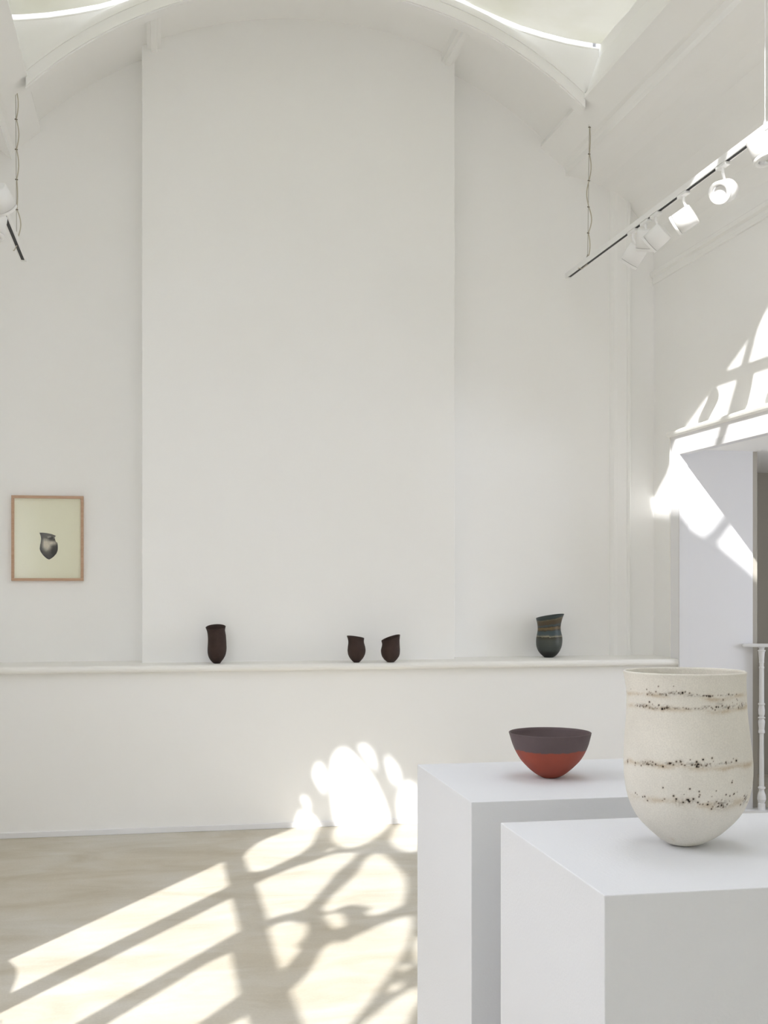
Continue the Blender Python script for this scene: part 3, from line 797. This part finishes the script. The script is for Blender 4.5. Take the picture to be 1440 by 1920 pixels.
# ------------------------------------------------------------------ framed print
FX0, FX1, FZ0, FZ1 = -.932, -.473, 1.603, 2.163
fr = thing('framed_print', 'oak-framed print of a dark pot hanging on the back wall', 'picture', ((FX0 + FX1) / 2, YB, FZ0))
cx0, hw, hh = (FX0 + FX1) / 2, (FX1 - FX0) / 2, FZ1 - FZ0
oak = mat('oak', srgb(196, 164, 140), .55, .3)
add_noise(oak, 10, .8, stretch=(1, 1, 9), dark=(.85, .8, .74))
fw = .0175; dp = .028
for nm, a in (('rail', (-hw, hw, -dp, 0, hh - fw, hh)), ('rail', (-hw, hw, -dp, 0, 0, fw)), ('stile', (-hw, -hw + fw, -dp, 0, fw, hh - fw)), ('stile', (hw - fw, hw, -dp, 0, fw, hh - fw))):
    obj('frame_' + nm, bx(*a, bev=.0015), oak, fr)
paper = mat('cream_paper', srgb(232, 231, 208), .9, .1)
obj('mount', bx(-hw + fw - .002, hw - fw + .002, -.012, -.008, fw - .002, hh - fw + .002), paper, fr)
# the printed pot, flat artwork with its own colours
K = .459 / (157 - 22) / 8     # metres per zoom pixel (8x crop)
Xp = lambda x: (x - (170 + 1250) / 2) * K
Zp = lambda y: (1520 - y) * K * (hh / (1280 * K))
outl = [(585, 795), (640, 795), (700, 802), (770, 815), (832, 840), (815, 870), (822, 905), (835, 932), (855, 945), (862, 1000), (860, 1060), (840, 1110), (800, 1155), (760, 1185), (728, 1200), (690, 1180), (640, 1135), (605, 1085), (590, 1040), (595, 990), (608, 930), (612, 880), (600, 830)]
pts = [Vector((Xp(x), Zp(y), 0)) for x, y in outl]
from mathutils.geometry import intersect_point_tri_2d
tris_ = tessellate_polygon([pts])
bm = bmesh.new(); N = 70
x0, x1 = min(p.x for p in pts), max(p.x for p in pts); z0, z1 = min(p.y for p in pts), max(p.y for p in pts)
def inside(x, z):
    c = False; j = len(pts) - 1
    for i in range(len(pts)):
        if (pts[i].y > z) != (pts[j].y > z) and x < (pts[j].x - pts[i].x) * (z - pts[i].y) / (pts[j].y - pts[i].y) + pts[i].x: c = not c
        j = i
    return c
vg = {}
cl = bm.loops.layers.float_color.new('Col')
vs_ = [bm.verts.new((p.x, -.0125, p.y)) for p in pts]
for t in tris_:
    try: bm.faces.new([vs_[i] for i in t])
    except ValueError: pass
for _ in range(5):
    bmesh.ops.subdivide_edges(bm, edges=[e for e in bm.edges if e.calc_length() > .003], cuts=1, use_grid_fill=False)
bmesh.ops.triangulate(bm, faces=bm.faces[:])
def art(x, z):
    u = (x - x0) / (x1 - x0); v = (z - z0) / (z1 - z0)
    nv = noise.noise(Vector((u * 4, v * 6, .3))) * .5 + noise.noise(Vector((u * 14, v * 16, 2.3))) * .3
    c = Vector((.05, .048, .044)) * (1 + 1.6 * nv)
    pale = math.exp(-((u - .40) / .2) ** 2 - ((v - .52) / .17) ** 2) + .8 * math.exp(-((u - .70) / .28) ** 2 - ((v - .63) / .06) ** 2) + .5 * math.exp(-((u - .3) / .14) ** 2 - ((v - .68) / .12) ** 2)
    c = c.lerp(Vector((.66, .61, .50)), max(0, min(.9, pale * (1 + nv))))
    if v > .84: c = c.lerp(Vector((.17, .16, .14)), .6)
    if abs(v - (.845 + .05 * (0.5 - u))) < .018: c = Vector((.30, .29, .26))
    ed = min(u, 1 - u) * 4
    return c * (.6 + .4 * min(1, ed))
for f in bm.faces:
    for lp in f.loops:
        c = art(lp.vert.co.x, lp.vert.co.z); lp[cl] = (*c, 1)
pmz = mat('print_ink', (.1, .1, .1), .8, .1)
n, l, b = nodes(pmz); va = n.new('ShaderNodeVertexColor'); va.layer_name = 'Col'; l.new(va.outputs[0], b.inputs['Base Color'])
obj('printed_pot', bm, pmz, fr)
gm = bpy.data.materials.new('picture_glass'); gm.use_nodes = True
n, l = gm.node_tree.nodes, gm.node_tree.links; n.remove(n['Principled BSDF'])
tr = n.new('ShaderNodeBsdfTransparent'); gl = n.new('ShaderNodeBsdfGlossy'); gl.inputs['Roughness'].default_value = .12
ms = n.new('ShaderNodeMixShader')
ms.inputs[0].default_value = .045; l.new(tr.outputs[0], ms.inputs[1]); l.new(gl.outputs[0], ms.inputs[2]); l.new(ms.outputs[0], n['Material Output'].inputs[0])
gb = bmesh.new(); q = [gb.verts.new(p) for p in ((-hw + fw, -.018, fw), (hw - fw, -.018, fw), (hw - fw, -.018, hh - fw), (-hw + fw, -.018, hh - fw))]; gb.faces.new(q)
go = obj('glass', gb, gm, fr)

# ------------------------------------------------------------------ lighting tracks
RV = Vector((CS, -SN, 0)); UV = Vector((0, 0, 1)); FV = Vector((SN, CS, 0))


def track(X, Z, y_far, y_near, label, hangs, cord_y, sgn):
    t = thing('lighting_track', label, 'track', (X, y_far, Z), 0, 'hanging lighting tracks')
    L = y_far - y_near
    m = bmesh.new()
    h, wd = .034, .018
    # channel open underneath
    pr = [(-wd, 0), (-wd, h), (wd, h), (wd, 0), (.0100, 0), (.0100, .012), (-.0100, .012), (-.0100, 0)]
    extrude_profile(m, pr, 'Y', -L, 0)
    obj('rail', m, WHITE_METAL, t)
    obj('slot', bx(-.0098, .0098, -L + .03, -.035, .0006, .0115), BLACK, t)
    obj('end_cap', bx(-wd - .001, wd + .001, -.03, .004, -.001, h + .001, bev=.002), WHITE_METAL, t)
    for (y, tp) in hangs:
        tp = Vector(tp) - Vector((X, y_far, Z)); bt = Vector((0, y - y_far, h))
        m = bmesh.new(); tube(m, [bt, tp], .0018, 6)
        lathe(m, [(.008, h), (.008, h + .012), (.003, h + .03)], 12, Matrix.Translation((0, y - y_far, 0)))
        obj('suspension_wire', m, STEEL if y == cord_y else WHITE_METAL, t)
    # supply cord tied along the far wire
    y, tp = hangs[0]; tp = Vector(tp) - Vector((X, y_far, Z)); bt = Vector((0, y - y_far, h))
    up = (tp - bt).normalized(); m = bmesh.new(); nt = 5; pts = []
    span = (tp - bt).length - .04
    for i in range(61):
        f = i / 60; k_ = int(min(f * nt, nt - .01)); amp = [.012, .020, -.014, .012, .004][k_] if sgn > 0 else [.022, .004, .012, .014, .012][k_]
        pts.append(bt + up * span * f + RV * (.003 + amp * abs(math.sin(PI * f * nt))))
    pts += [tp + Vector((.010 * sgn, 0, -.02)), tp + Vector((.04 * sgn, -.01, .01))]
    tube(m, pts, .0036, 6); obj('supply_cord', m, CORD, t)
    m = bmesh.new(); tube(m, [bt + Vector((0, .005, -.036)), bt + Vector((-.02, .05, -.055)), bt + Vector((-.03, .10, -.04))], .003, 6); obj('cord_tail', m, CORD, t)
    for k in range(nt + 1):
        p = bt + up * span * k / nt
        m = bmesh.new(); tube(m, [p - RV * .006, p + RV * .009 - up * .003], .0038, 6)
        obj('cable_tie', m, TIE, t)
    m = bmesh.new(); tube(m, [tp + Vector((0, 0, -.03)), tp, tp + Vector((.03 * sgn, 0, .015)), tp + Vector((.07 * sgn, 0, .012))], .006, 8)
    obj('ceiling_hook', m, STEEL, t)
    return t


TX, TZ = 2.85, 3.735
track(TX, TZ, 8.15, 2.6, 'white lighting track hanging at upper right, longest visible', [(7.75, (2.80, 7.58, 4.63)), (5.335, (TX, 5.335, 4.62)), (2.9, (TX, 2.9, 4.62))], 7.75, 1)
LX, LZ = -.82, 3.61
track(LX, LZ, 7.90, 2.6, 'white lighting track end hanging at upper left edge', [(7.52, (LX - .004, 7.50, 4.575)), (4.9, (LX, 4.9, 4.55)), (2.9, (LX, 2.9, 4.55))], 7.52, -1)

LENS = mat('reflector', (.75, .75, .76), .15, .6, .9)
LED = mat('amber_led', (.95, .55, .08), .4, .4)


def make_spot(label, group):
    """spotlight built with its body along local -Z; the pivot is the body centre"""
    t = thing('track_spotlight', label, 'spotlight', (0, 0, 0), 0, group)
    r, L = .0585, .122
    m = bmesh.new()
    lathe(m, [(r * .9, L / 2), (r, L / 2 - .006), (r, -L / 2 + .016)], 40)
    obj('body', m, WHITE_METAL, t, smooth=False)
    for p in t.children[0].data.polygons: p.use_smooth = len(p.vertices) == 4
    m = bmesh.new(); lathe(m, [(r - .003, -L / 2 + .0165), (r - .003, -L / 2 + .0145)], 40, cap0=False, cap1=False); obj('shadow_gap', m, BLACK, t)
    m = bmesh.new(); lathe(m, [(r, -L / 2 + .0145), (r, -L / 2), (r - .003, -L / 2 - .002), (r * .66, -L / 2 - .001), (r * .62, -L / 2 + .012)], 40, cap0=False, cap1=False)
    obj('front_ring', m, WHITE_METAL, t, smooth=True)
    m = bmesh.new(); lathe(m, [(r * .64, -L / 2 + .004), (r * .52, -L / 2 + .02), (r * .28, -L / 2 + .034)], 32, cap0=False); o = obj('reflector', m, LENS, t, smooth=True)
    m = bmesh.new(); lathe(m, [(.010, -L / 2 + .030), (.010, -L / 2 + .024)], 16); obj('led', m, LED, o)
    return t


def place_spot(t, c, axis, X, Z):
    c = Vector(c); axis = Vector(axis).normalized()
    t.location = c; t.rotation_mode = 'QUATERNION'; t.rotation_quaternion = axis.to_track_quat('-Z', 'Y')
    Mi = (Matrix.Translation(c) @ t.rotation_quaternion.to_matrix().to_4x4()).inverted()
    # adaptor in the track and the stem down to the body, in world positions
    ay = c.y + .01
    back = c - axis * .03
    m = bmesh.new()
    box(m, X - .016, X + .016, ay - .055, ay + .055, Z - .018, Z - .0005, bev=.004)
    for v in m.verts: v.co = Mi @ v.co
    obj('track_adaptor', m, WHITE_METAL, t)
    m = bmesh.new(); tube(m, [(X, ay, Z - .016), (X, ay, Z - .045), (back.x, back.y, back.z + .02), back], .0085, 10)
    for v in m.verts: v.co = Mi @ v.co
    obj('stem', m, WHITE_METAL, t)


def W(r, u, f): return RV * r + UV * u + FV * f


GR = 'spotlights on the right track'
spots = [
    ((1188, 480), W(-.51, -.86, .42), 'faint white spotlight farthest down the right track, tipped left'),
    ((1212, 450), W(-.02, -1, .38), 'white spotlight pointing straight down behind another on right track'),
    ((1231, 446), W(-.74, -.67, .46), 'shaded white spotlight aimed down left, third from the far end'),
    ((1283, 412), W(-.85, -.52, .46), 'sunlit white spotlight turned sideways, between shaded and open-faced ones'),
    ((1357, 359), W(-.72, -.44, -.90), 'sunlit white spotlight whose round lens faces the camera'),
    ((1429, 280), W(.22, -.80, -.22), 'nearest white spotlight on right track, cut by the picture edge'),
]
for (px, py), ax, lab in spots:
    place_spot(make_spot(lab, GR), hit(px, py, 2, 3.628) if px > 1400 else hit(px, py, 0, TX), ax, TX, TZ)
for (px, py), ax, lab in [((1, 374), W(.25, -.65, .7), 'white spotlight turned away at the left edge, upper of two'),
                          ((-10, 424), W(-.1, -.98, -.15), 'white spotlight pointing down at the left edge, lower of two')]:
    place_spot(make_spot(lab, 'spotlights on the left track'), hit(px, py, 2, 3.50), ax, LX, LZ)

# ------------------------------------------------------------------ stair balustrade seen through the opening
IRON = mat('white_painted_iron', (.74, .74, .75), .5, .4)
bp0 = place_px(1428, 8.33)
bal = thing('balustrade', 'white turned-baluster railing seen through the opening at right edge', 'railing', (bp0.x, bp0.y, 0))
ZB = 1600 - 0
z_at = lambda y: 1.6 - (y - HORIZON) * 8.33 / FOC
px = 8.33 / FOC
k5 = 5.34
rowsb = [(1815, 38), (1745, 38), (1738, 30), (1700, 46), (1660, 42), (1620, 28), (1600, 26), (1592, 38), (1578, 38), (1570, 25), (1300, 24), (1045, 22), (1035, 34), (1020, 34), (1000, 28), (930, 35), (910, 32), (895, 22), (890, 36), (880, 36), (872, 22), (850, 32), (810, 34), (760, 27), (752, 36), (742, 34), (735, 26), (560, 25), (395, 24), (388, 27), (375, 27), (370, 22), (340, 23), (330, 27), (318, 25), (250, 30), (222, 34), (216, 42), (208, 40), (200, 24), (185, 32), (172, 32), (160, 26)]
prb = [(max(.004, a / k5 * px * .95), z_at(1180 + y / k5)) for y, a in rowsb]
prb = [(r_, z_ - min(prb[0][1], 0)) for r_, z_ in prb]
zlow = prb[0][1]
m = bmesh.new(); lathe(m, [(prb[0][0], .03)] + prb[1:], 24)
obj('baluster', m, IRON, bal, smooth=False)
rd = Vector((1.0, -.38, 0)).normalized(); rn = Vector((rd.y, -rd.x, 0))
hz = z_at(1207)
m = bmesh.new()
def along(s_, o_, z): return Vector((0, 0, 0)) + rd * s_ + rn * o_ + Vector((0, 0, z))
def bar(bm_, s0, s1, o0, o1, za, zb_):
    vv = [bm_.verts.new(along(a, o_, z)) for a in (s0, s1) for o_ in (o0, o1) for z in (za, zb_)]
    for f in ((0, 1, 3, 2), (4, 6, 7, 5), (0, 4, 5, 1), (2, 3, 7, 6), (0, 2, 6, 4), (1, 5, 7, 3)): bm_.faces.new([vv[i] for i in f])
bar(m, -.13, 1.6, -.03, .03, hz - .022, hz + .0)
bmesh.ops.bevel(m, geom=m.edges[:], offset=.004, segments=2, affect='EDGES')
obj('handrail', m, IRON, bal)
m = bmesh.new(); bar(m, -.55, 1.6, -.09, .07, 0, .03); obj('kerb', m, IRON, bal)
m = bmesh.new(); lathe(m, [(.055, .03), (.055, .95), (.060, .98), (.058, 1.02), (.045, 1.06), (.022, 1.085), (.004, 1.09)], 24, Matrix.Translation(rd * .165 + rn * -.02))
obj('newel_post', m, IRON, bal)
